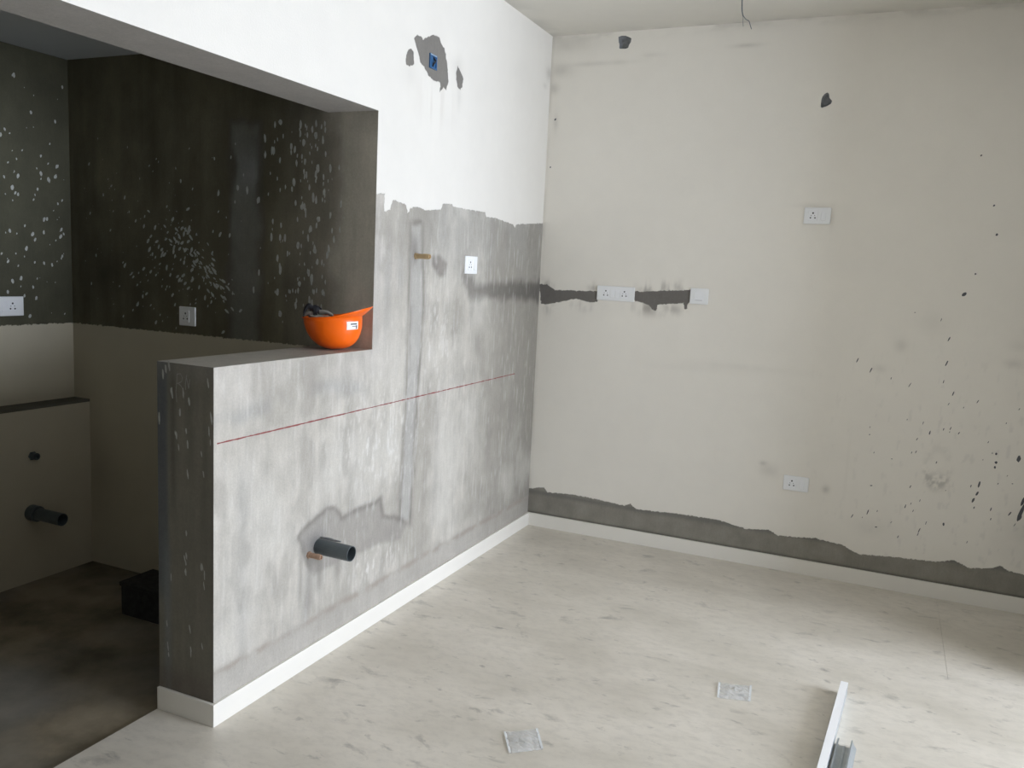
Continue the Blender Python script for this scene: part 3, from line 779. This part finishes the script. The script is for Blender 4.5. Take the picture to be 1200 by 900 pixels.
R1 = random.Random(11)
splashes('dark_splashes', [(u, v, h * R1.uniform(.8, 1.05), w * 0.55, math.radians(90 - R1.uniform(8, 28)) if h > w else 0.1) for u, v, h, w in SPOTS] +
         [(2.434, 1.902, .006, .004, 1.2), (2.323, 1.6, .009, .006, 1.0), (2.362, 1.705, .004, .003, 1.2), (2.407, 2.043, .004, .003, 1), (2.325, 2.286, .004, .003, 1)]  + [(0.045, 2.52, .006, .004, 1.2), (0.03, 2.24, .004, .003, 1.5)],
         on_back, M_SPLD, wall_back, k_=1.35)
R2 = random.Random(12)
sp = [(u, v, R2.uniform(.012, .022), R2.uniform(.006, .010), math.radians(90 + R2.uniform(-8, 8))) for u, v in KSPL]
for i in range(150):                                    # vertical dribbles near the opening
    x = R2.gauss(-0.33, 0.07) if R2.random() < .75 else R2.gauss(-0.52, 0.05)
    z = R2.uniform(1.32, 2.2)
    s = R2.uniform(.35, 1) ** 1.5
    sp.append((min(x, -0.03), z, .018 * s, .0065 * s, math.radians(90 + R2.uniform(-6, 6))))
for i in range(75):                                     # thrown fan of splashes
    t = R2.random() ** 0.7
    x = -1.25 + 0.47 * t + R2.gauss(0, .03); z = 1.80 - 0.40 * t + R2.gauss(0, .045) + 0.03 * math.sin(t * 3)
    s = R2.uniform(.25, 1)
    sp.append((x, z, .016 * s, .0062 * s, math.radians(-38 + R2.uniform(-15, 15))))
for i in range(150):
    x = R2.gauss(-1.12, 0.17); z = R2.gauss(1.55, 0.15)
    if z < 1.25 or x < KX + .02: continue
    s = R2.uniform(.3, 1) ** 1.5
    sp.append((x, z, .014 * s, .007 * s, math.radians(55 + R2.uniform(-25, 25))))
for i in range(90):
    x = R2.uniform(-1.75, -0.7); z = R2.uniform(1.27, 2.15); s = R2.uniform(.3, 1) ** 2
    sp.append((x, z, .010 * s, .005 * s, math.radians(70 + R2.uniform(-30, 30))))
sp = [s for s in sp if not (-1.09 < s[0] < -0.98 and 1.27 < s[1] < 1.37)]
splashes('white_splashes', sp, on_kback, M_SPLW, kb, k_=1.05)
sp = []
for i in range(230):
    y = R2.uniform(-2.7, -1.86); z = R2.gauss(1.75, .32)
    if not 1.27 < z < 2.45: continue
    s = R2.uniform(.3, 1) ** 1.5
    sp.append((y, z, .017 * s, .010 * s, math.radians(75 + R2.uniform(-30, 30))))
splashes('white_splashes', sp, on_kleft, M_SPLW, kl)
sp = []
for k, (u, v) in enumerate(ENDSPOT):
    s = (1.0 if v > 1.05 else 0.8)
    sp.append((u, v, R2.uniform(.010, .022) * s, R2.uniform(.0025, .0045) * s, math.radians(90 + R2.uniform(0, 12))))
splashes('white_drips', sp, on_end, M_SPLW, end_face, k_=1.1)

bm = bmesh.new()
for stroke in LET:
    ribbon(bm, stroke, 0.0011, on_end, 0.0006)
o = from_bm('chalk_letters', bm, M_CHALK, end_face); o['label'] = 'faint hand-scratched chalk letters'
bm = bmesh.new()
R3 = random.Random(5)
n = 150
pts = [(-2.735 + (2.735 - 0.315) * k / n, 0.992 + 0.012 * k / n + 0.0008 * R3.random()) for k in range(n + 1)]
ribbon(bm, pts, 0.0026, on_left, 0.0006, R3)
o = from_bm('red_snap_line', bm, M_RED, wall_left); o['label'] = 'thin red level line snapped across the cement'

# ------------------------------------------------------------------ socket and switch plates
def wall_plate(name, label, cat, loc, rotz, w, h, mods, group=None):
    """local frame: plate lies in XZ and faces -Y; mods: (x, kind)"""
    t = empty(name, loc, (0, 0, rotz))
    tag(t, label, cat, group)
    bm = bmesh.new(); add_box(bm, -w / 2, w / 2, -0.009, 0, -h / 2, h / 2, bevel=0.003, seg=2)
    from_bm('plate', bm, M_WHITE, t)
    for x, kind in mods:
        if kind == 'socket':
            ins = box_obj('socket_insert', (x - 0.024, x + 0.024, -0.0108, -0.004, -0.027, 0.027), M_ROCKER, t, bevel=0.0012)
            for px, pz, r in ((0, 0.0135, 0.0047), (-0.0115, -0.0115, 0.004), (0.0115, -0.0115, 0.004), (-0.009, 0.001, 0.002), (0.009, 0.001, 0.002)):
                bm = bmesh.new()
                add_tube(bm, [(x + px, -0.0085, pz), (x + px, -0.01105, pz)], r, 10)
                from_bm('pin_hole', bm, M_DARK, ins)
        elif kind == 'switch':
            bm = bmesh.new()
            add_box(bm, x - 0.0115, x + 0.0115, -0.0115, -0.004, -0.025, 0.025, bevel=0.0015)
            for v in bm.verts:
                if v.co.y < -0.006: v.co.y += 0.0025 * (v.co.z / 0.025)
            from_bm('switch_rocker', bm, M_ROCKER, t)
        elif kind == 'wide':
            bm = bmesh.new()
            add_box(bm, x - 0.026, x + 0.026, -0.0112, -0.004, -0.027, 0.027, bevel=0.0015)
            ro = from_bm('switch_rocker', bm, M_ROCKER, t)
            box_obj('marker_strip', (x - 0.02, x + 0.02, -0.0116, -0.0105, -0.0232, -0.0220), M_DARK, ro)
    return t

R90 = math.radians(90)
three = [(-0.022, 'socket'), (0.032, 'switch')]
wall_plate('power_socket', 'white power socket plate above the red line on the cement partition', 'socket', (0, -0.953, 1.627), R90, 0.135, 0.090, [(-0.015, 'socket'), (0.038, 'switch')])
wall_plate('double_socket', 'wide white plate with two three-pin sockets in the dark damp strip', 'socket', (0.493, 0, 1.503), 0, 0.232, 0.086, [(-0.060, 'socket'), (-0.018, 'switch'), (0.012, 'switch'), (0.055, 'socket')])
wall_plate('light_switch', 'square white switch plate at the right end of the damp strip', 'switch', (0.989, 0, 1.515), 0, 0.104, 0.090, [(0, 'wide')])
wall_plate('power_socket', 'white socket plate high on the back wall below the heart-shaped hole', 'socket', (1.585, 0, 1.978), 0, 0.136, 0.087, three)
wall_plate('power_socket', 'white socket plate low on the back wall near the cement strip', 'socket', (1.607, 0, 0.510), 0, 0.134, 0.083, three)
wall_plate('power_socket', 'small white socket plate on the dark kitchen wall among white splashes', 'socket', (-1.036, JY, 1.320), 0, 0.100, 0.090, [(-0.008, 'socket')])
wall_plate('double_socket', 'white socket plate at the left edge above the kitchen dado', 'socket', (KX, -2.215, 1.326), R90, 0.225, 0.092, [(-0.06, 'socket'), (-0.015, 'switch'), (0.013, 'switch'), (0.055, 'socket')])

# ------------------------------------------------------------------ pipe stubs
t = empty('drain_pipe', (0, -2.178, 0.479)); tag(t, 'grey plastic drain pipe stub sticking out of the half wall', 'pipe')
bm = bmesh.new(); hollow_pipe(bm, (-0.03, 0, 0), (0.16, 0, -0.002), 0.031, 0.0275)
from_bm('pipe_tube', bm, M_PVC, t, smooth=False)
bm = bmesh.new(); add_tube(bm, [(0.004, 0.012, 0.034), (0.05, 0.014, 0.0335), (0.07, 0.013, 0.032), (0.10, 0.013, 0.0335)], [0.004, 0.006, 0.004, 0.0028], 7)
o = from_bm('cement_lump', bm, M_HOLE, t); o['label'] = 'dried cement on top of the pipe'

def threaded_stub(name, label, loc, L, r, mat, sx=1.0):
    t = empty(name, loc); tag(t, label, 'pipe')
    bm = bmesh.new()
    hollow_pipe(bm, (-0.02, 0, 0), (L, 0, 0), r, r * 0.68, 18, depth=0.02)
    from_bm('pipe_tube', bm, mat, t)
    bm = bmesh.new()
    prof = []
    k = 0; x = L * 0.55
    while x < L * 0.93:
        prof.append((x, r * (1.10 if k % 2 else 1.0))); x += L * 0.035; k += 1
    add_tube(bm, [(p, 0, 0) for p, _ in prof], [q for _, q in prof], 18)
    from_bm('thread', bm, mat, t)
    bm = bmesh.new(); add_tube(bm, [(-0.002, 0, 0), (0.008, 0, 0)], r * 1.35, 6)
    from_bm('hex_collar', bm, mat, t)
    return t
threaded_stub('water_pipe', 'short rusty water pipe stub below the grey drain pipe', (0, -2.24, 0.462), 0.062, 0.0105, M_COPPER)
threaded_stub('water_pipe', 'short brass water pipe stub beside a brown patch left of the socket', (0, -1.498, 1.653), 0.076, 0.0115, M_BRASS)

t = empty('drain_pipe', (-1.71, -2.165, 0.332)); tag(t, 'dark grey drain pipe with collar on the kitchen plinth', 'pipe')
bm = bmesh.new(); hollow_pipe(bm, (-0.03, 0, 0), (0.215, 0, 0), 0.030, 0.0265)
from_bm('pipe_tube', bm, M_PVC, t)
bm = bmesh.new(); add_tube(bm, [(-0.01, 0, 0), (0.045, 0, 0), (0.05, 0, 0)], [0.039, 0.039, 0.036], 24)
from_bm('collar', bm, M_PVC, t)
t = empty('water_pipe', (-1.71, -2.154, 0.612)); tag(t, 'small dark pipe stub above the collared drain pipe in the kitchen', 'pipe')
bm = bmesh.new(); hollow_pipe(bm, (-0.02, 0, 0), (0.035, 0, 0), 0.017, 0.011, 18, depth=0.02)
from_bm('pipe_tube', bm, M_PVC, t)
bm = bmesh.new(); add_tube(bm, [(-0.004, 0, 0), (0.006, 0, 0)], 0.022, 6)
from_bm('hex_collar', bm, M_PVC, t)

# blue plastic conduit end in the chipped patch
t = empty('conduit_box', (0, -1.402, 2.525)); tag(t, 'small blue plastic conduit end in the chipped paint patch', 'conduit')
bm = bmesh.new()
add_box(bm, -0.01, 0.006, -0.034, 0.030, 0.022, 0.030); add_box(bm, -0.01, 0.006, -0.034, -0.026, -0.032, 0.022)
add_box(bm, -0.01, 0.006, 0.022, 0.030, -0.032, 0.022); add_box(bm, -0.01, 0.006, -0.026, 0.022, -0.032, -0.025)
from_bm('frame', bm, M_BLUE, t)
box_obj('back_plate', (-0.01, 0.002, -0.026, 0.022, -0.025, 0.022), M_BLUE, t)
box_obj('label_strip', (0.0, 0.0068, -0.032, 0.024, 0.024, 0.029), M_BLUEP, t)
bm = bmesh.new(); add_tube(bm, [(0.0, 0.002, 0.02), (0.012, 0.006, 0.004), (0.010, -0.008, -0.012), (0.002, -0.004, -0.022)], 0.004, 7)
from_bm('wire_end', bm, M_DARK, t)

# wire hanging from the ceiling
t = empty('ceiling_wire', (1.18, -0.45, 3.0)); tag(t, 'thin grey wire hanging from the ceiling with split ends', 'wire')
def smooth_pts(p, n=6):
    P = [Vector(x) for x in p]; out = []
    for i in range(len(P) - 1):
        a, b, c, d = P[max(0, i - 1)], P[i], P[i + 1], P[min(len(P) - 1, i + 2)]
        for k in range(n):
            s = k / n
            out.append(0.5 * ((2 * b) + (c - a) * s + (2 * a - 5 * b + 4 * c - d) * s * s + (3 * b - a - 3 * c + d) * s ** 3))
    out.append(P[-1]); return out
bm = bmesh.new(); add_tube(bm, smooth_pts([(-0.004, 0, 0.005), (-0.001, 0, -0.03), (0.002, 0, -0.07), (0.010, 0, -0.100)]), 0.0030, 7)
from_bm('cable', bm, M_WIRE, t)
bm = bmesh.new(); add_tube(bm, smooth_pts([(0.010, 0, -0.097), (0.025, 0.002, -0.115), (0.040, 0, -0.125), (0.048, 0, -0.145), (0.055, 0, -0.163)]), 0.0019, 6)
from_bm('strand', bm, M_WIRE, t)
bm = bmesh.new(); add_tube(bm, smooth_pts([(0.010, 0, -0.097), (0.010, 0.003, -0.12), (0.014, 0, -0.147)]), 0.0011, 6)
from_bm('strand', bm, M_WIRE, t)

# ------------------------------------------------------------------ orange hard hat, upside down on the ledge
hat = empty('hard_hat', (-0.098, -1.972, HW), (0, 0, math.atan2(0.411, 0.910)))
tag(hat, 'orange hard hat lying upside down on the half wall ledge', 'hard hat')
HH = 0.128
FLIP = Matrix.Translation((0, 0, HH + 0.0075)) @ Matrix.Rotation(math.radians(-5.0), 4, 'Y') @ Matrix.Rotation(math.radians(180), 4, 'X')
def hat_pt(s, ph, out=0.0):
    """point on the upright shell; s 0 crown .. 1 rim, ph 0 = front"""
    c, sn = math.cos(ph), math.sin(ph)
    a = 0.116 if c > 0 else 0.122
    th = s * math.pi / 2
    w = 0.5 + 0.5 * c
    r = math.sin(th) ** (0.86 - 0.20 * w)
    z = HH * math.cos(th) ** (0.90 - 0.12 * w)
    ridge = 0.004 * math.exp(-(sn * r / 0.16) ** 2) * (1 - s) * (1 if s < 0.9 else 0)
    flare = 1 - 0.06 * (1 - s)
    return Vector(((a * flare + out) * c * r, (0.098 + out) * sn * r, z + ridge))
bm = bmesh.new()
NP, NS = 56, 18
rings = []
for i in range(1, NS + 1):
    rings.append([bm.verts.new(hat_pt(i / NS, 2 * math.pi * k / NP)) for k in range(NP)])
for e, dz in ((0.25, 0.0), (0.6, 0.15), (1.0, 0.45)):       # rim flange growing into the peak at the front
    ring = []
    for k in range(NP):
        ph = 2 * math.pi * k / NP
        c, sn = math.cos(ph), math.sin(ph)
        p = hat_pt(1.0, ph)
        br = 0.007 + 0.040 * max(0, c) ** 1.3
        ring.append(bm.verts.new(p + Vector((c, sn, 0)) * br * e + Vector((0, 0, -0.006 * e - 0.030 * max(0, c) ** 1.6 * e ** 1.3))))
    rings.append(ring)
top = bm.verts.new(hat_pt(0.0, 0))
for k in range(NP):
    bm.faces.new((top, rings[0][k], rings[0][(k + 1) % NP]))
for a, b in zip(rings[:-1], rings[1:]):
    for k in range(NP):
        bm.faces.new((a[k], b[k], b[(k + 1) % NP], a[(k + 1) % NP]))
bmesh.ops.transform(bm, matrix=FLIP, verts=bm.verts)
shell = from_bm('shell', bm, M_ORANGE, hat, smooth=True)
md = shell.modifiers.new('thickness', 'SOLIDIFY'); md.thickness = 0.0024; md.offset = 0
# sticker on the right flank near the peak
def patch(name, s0, s1, p0, p1, out, mat, parent, ns=4, npn=8):
    bm = bmesh.new()
    g = [[bm.verts.new(FLIP @ (hat_pt(s0 + (s1 - s0) * i / ns, p0 + (p1 - p0) * k / npn) + Vector((math.cos(p0 + (p1 - p0) * k / npn), math.sin(p0 + (p1 - p0) * k / npn), 0.2)) * out)) for k in range(npn + 1)] for i in range(ns + 1)]
    for i in range(ns):
        for k in range(npn):
            bm.faces.new((g[i][k], g[i][k + 1], g[i + 1][k + 1], g[i + 1][k]))
    return from_bm(name, bm, mat, parent, smooth=True)
st = patch('sticker', 0.80, 0.945, math.radians(24), math.radians(54), 0.0024, M_STICK, hat); st['label'] = 'small white printed sticker'
patch('print_line', 0.895, 0.915, math.radians(29), math.radians(46), 0.0032, M_INK, st, 1, 6)
patch('print_line', 0.86, 0.872, math.radians(29), math.radians(42), 0.0032, M_INK, st, 1, 6)
patch('print_mark', 0.81, 0.88, math.radians(28), math.radians(31), 0.0032, M_INK, st, 2, 2)
# headband and crown cradle inside the shell
bm = bmesh.new()
rows = []
for z, rr in ((0.030, 0.90), (-0.002, 0.92), (-0.002, 0.90), (0.030, 0.88)):
    rows.append([bm.verts.new(FLIP @ Vector((0.112 * rr * math.cos(2 * math.pi * k / 40), 0.094 * rr * math.sin(2 * math.pi * k / 40), z - 0.014 * max(0, -math.cos(2 * math.pi * k / 40)) ** 2))) for k in range(40)])
for a, b in ((0, 1), (1, 2), (2, 3), (3, 0)):
    for k in range(40):
        bm.faces.new((rows[a][k], rows[a][(k + 1) % 40], rows[b][(k + 1) % 40], rows[b][k]))
from_bm('headband', bm, M_BAND, hat, smooth=True)
for ang in (30, 90, 150):
    bm = bmesh.new()
    a = math.radians(ang); c, s = math.cos(a), math.sin(a)
    L, Rr = [], []
    for k in range(13):
        q = -1 + 2 * k / 12
        x = 0.1 * q * c; y = 0.085 * q * s; z = 0.020 + 0.075 * (1 - q * q)
        L.append(bm.verts.new(FLIP @ Vector((x - s * 0.009, y + c * 0.009, z)))); Rr.append(bm.verts.new(FLIP @ Vector((x + s * 0.009, y - c * 0.009, z))))
    for k in range(12):
        bm.faces.new((L[k], L[k + 1], Rr[k + 1], Rr[k]))
    o = from_bm('cradle_strap', bm, M_BLACK, hat); md = o.modifiers.new('thickness', 'SOLIDIFY'); md.thickness = 0.0016
# nape strap and size adjuster standing up above the rear rim
def strap(pts, w, name='nape_strap', mat=M_BLACK):
    P = smooth_pts(pts, 6)
    bm = bmesh.new(); L, Rr = [], []
    for p in P:
        L.append(bm.verts.new(p + Vector((0, 0, w)))); Rr.append(bm.verts.new(p - Vector((0, 0, w))))
    for k in range(len(P) - 1):
        bm.faces.new((L[k], L[k + 1], Rr[k + 1], Rr[k]))
    o = from_bm(name, bm, mat, hat, smooth=True); md = o.modifiers.new('thickness', 'SOLIDIFY'); md.thickness = 0.003; md.offset = 0
    return o
zr = HH + 0.010
o = strap([(-0.112, -0.052, zr + 0.004), (-0.108, -0.055, zr + 0.020), (-0.098, -0.058, zr + 0.036), (-0.086, -0.058, zr + 0.040), (-0.074, -0.058, zr + 0.031), (-0.056, -0.056, zr + 0.026), (-0.048, -0.05, zr + 0.022)], 0.012)
o['label'] = 'black fabric nape strap'
strap([(-0.112, 0.040, zr + 0.002), (-0.106, 0.045, zr + 0.020), (-0.092, 0.048, zr + 0.034), (-0.075, 0.048, zr + 0.030), (-0.06, 0.046, zr + 0.020)], 0.007)
strap([(-0.070, -0.062, zr + 0.020), (-0.062, -0.064, zr + 0.021), (-0.054, -0.064, zr + 0.020)], 0.014, 'strap_buckle')
strap([(-0.05, -0.05, zr + 0.020), (-0.02, -0.058, zr + 0.020), (0.0, -0.062, zr + 0.012), (0.012, -0.064, zr + 0.004)], 0.0075, 'sweat_band', M_BAND)
strap([(-0.108, -0.045, zr + 0.006), (-0.094, -0.05, zr + 0.012), (-0.078, -0.055, zr + 0.012), (-0.06, -0.055, zr + 0.010)], 0.0075, 'sweat_band', M_BAND)

# ------------------------------------------------------------------ metal profiles on the floor
def sweep_profile(name, poly, p0, p1, mat, parent, cut=0.0):
    """extrude an open sheet profile (x across, z up) along the floor from p0 (far end) to p1, 1.2 mm thick"""
    p0, p1 = Vector(p0), Vector(p1)
    d = (p1 - p0).normalized(); sx = Vector((-d.y, d.x, 0))
    if sx.x < 0: sx = -sx
    bm = bmesh.new()
    def row(p, shift):
        return [bm.verts.new(p + sx * x + Vector((0, 0, z)) + d * shift * k) for k, (x, z) in enumerate(poly)]
    a, b = row(p0, cut), row(p1, 0)
    for k in range(len(poly) - 1):
        bm.faces.new((a[k], a[k + 1], b[k + 1], b[k]))
    o = from_bm(name, bm, mat, parent)
    md = o.modifiers.new('thickness', 'SOLIDIFY'); md.thickness = 0.0012; md.offset = 0
    return o
t = empty('metal_stud', (1.972, -1.385, 0)); tag(t, 'long white coated metal stud lying on the floor tiles', 'metal profile')
inv = lambda o, par: setattr(o, 'parent', par)
a, b = Vector((0.0, 0.0, 0)), Vector((-0.062, -1.15, 0))
sweep_profile('web', [(-0.0138, 0.0520), (0.0138, 0.0520)], a, b, M_ALU, t)
sweep_profile('flange', [(-0.013, 0.0505), (-0.013, 0.001), (-0.007, 0.001)], a, b, M_GALV, t)
sweep_profile('flange', [(0.013, 0.0505), (0.013, 0.001), (0.007, 0.001)], a, b, M_GALV, t)
t = empty('metal_channel', (2.005, -1.80, 0)); tag(t, 'shorter galvanised steel channel lying open side up beside the white stud', 'metal profile')
b = Vector((-0.04, -0.75, 0))
sweep_profile('web', [(-0.032, 0.001), (-0.012, 0.001), (-0.010, 0.004), (-0.006, 0.004), (-0.004, 0.001), (0.030, 0.001)], (0, 0, 0), b, M_GALV, t)
sweep_profile('flange', [(-0.032, 0.001), (-0.033, 0.028), (-0.028, 0.028)], (0, 0, 0), b, M_GALV, t)
sweep_profile('flange', [(0.030, 0.001), (0.012, 0.028), (0.016, 0.030)], (0, 0.006, 0), b, M_GALV, t)

# ------------------------------------------------------------------ two plastic sachets on the floor
def pouch_mat():
    m, nt, b = new_mat('clear_crinkled_plastic')
    n = obj_noise(nt, 60, 4, 0.6)
    nt.links.new(mix_c(nt, n, (0.86, 0.88, 0.88), (0.93, 0.94, 0.94)), b.inputs['Base Color'])
    b.inputs['Roughness'].default_value = 0.22
    b.inputs['Alpha'].default_value = 0.30
    bump(nt, b, n, 0.0015)
    return m
M_POUCH = pouch_mat()
M_SEAL = simple_mat('white_plastic_seal', (0.78, 0.80, 0.80), 0.35, var=0.15, scale=120)
M_BITS = simple_mat('grey_screws', (0.50, 0.50, 0.47), 0.4, metal=0.3, var=0.4, scale=90)
def pouch(label, corners, seed):
    r = random.Random(seed)
    c = [Vector((x, y, 0)) for x, y in corners]
    ctr = sum(c, Vector()) / 4
    t = empty('plastic_pouch', ctr); tag(t, label, 'pouch', None)
    c = [p - ctr for p in c]
    n = 12
    bm = bmesh.new()
    lay = []
    for side in (1, 0):
        g = []
        for i in range(n + 1):
            row = []
            for j in range(n + 1):
                a, b = i / n, j / n
                p = c[0].lerp(c[1], a).lerp(c[3].lerp(c[2], a), b)
                puff = (min(a, 1 - a) * min(b, 1 - b) * 4) ** 0.5
                z = 0.0012 + (puff * (0.009 + 0.006 * r.random()) + 0.004 * r.random() * (1 - puff) if side else 0)
                row.append(bm.verts.new((p.x + 0.002 * (r.random() - .5), p.y + 0.002 * (r.random() - .5), z)))
            g.append(row)
        for i in range(n):
            for j in range(n):
                bm.faces.new((g[i][j], g[i + 1][j], g[i + 1][j + 1], g[i][j + 1]))
        lay.append(g)
    from_bm('film', bm, M_POUCH, t)
    for e0, e1 in ((c[1], c[2]), (c[0], c[3])):          # crimped seals
        bm = bmesh.new(); L, Rr = [], []
        dd = (e1 - e0).normalized(); nn = Vector((-dd.y, dd.x, 0)) * 0.004
        for k in range(15):
            p = e0.lerp(e1, k / 14); z = 0.003 + 0.003 * r.random()
            L.append(bm.verts.new(p + nn + Vector((0, 0, z)))); Rr.append(bm.verts.new(p - nn + Vector((0, 0, z + 0.001 * r.random()))))
        for k in range(14): bm.faces.new((L[k], L[k + 1], Rr[k + 1], Rr[k]))
        from_bm('seal', bm, M_SEAL, t)
    for k in range(3):
        a, b = r.uniform(.25, .75), r.uniform(.25, .75)
        p = c[0].lerp(c[1], a).lerp(c[3].lerp(c[2], a), b); an = r.uniform(0, 3)
        q = Vector((math.cos(an), math.sin(an), 0)) * 0.011
        bm = bmesh.new(); add_tube(bm, [p - q + Vector((0, 0, .004)), p + q * .7 + Vector((0, 0, .004)), p + q + Vector((0, 0, .004))], [0.0012, 0.0018, 0.0036], 6)
        from_bm('screw', bm, M_BITS, t)
pouch('crumpled clear plastic pouch in the middle foreground of the floor', [(0.905, -2.30), (0.995, -2.225), (1.062, -2.335), (0.975, -2.41)], 3)
pouch('clear plastic pouch on the floor left of the metal stud', [(1.512, -1.545), (1.630, -1.510), (1.645, -1.640), (1.530, -1.672)], 8)

# ------------------------------------------------------------------ dark box on the kitchen floor
t = empty('storage_box', (-0.94, -2.14, KF)); tag(t, 'small black box on the kitchen floor behind the half wall', 'box')
bm = bmesh.new()
add_box(bm, -0.10, 0.14, -0.09, 0.09, 0.0, 0.14, bevel=0.004)
from_bm('body', bm, M_BOX, t)
bm = bmesh.new(); add_box(bm, -0.106, 0.146, -0.096, 0.096, 0.135, 0.155, bevel=0.004)
from_bm('lid', bm, M_BOX, t)
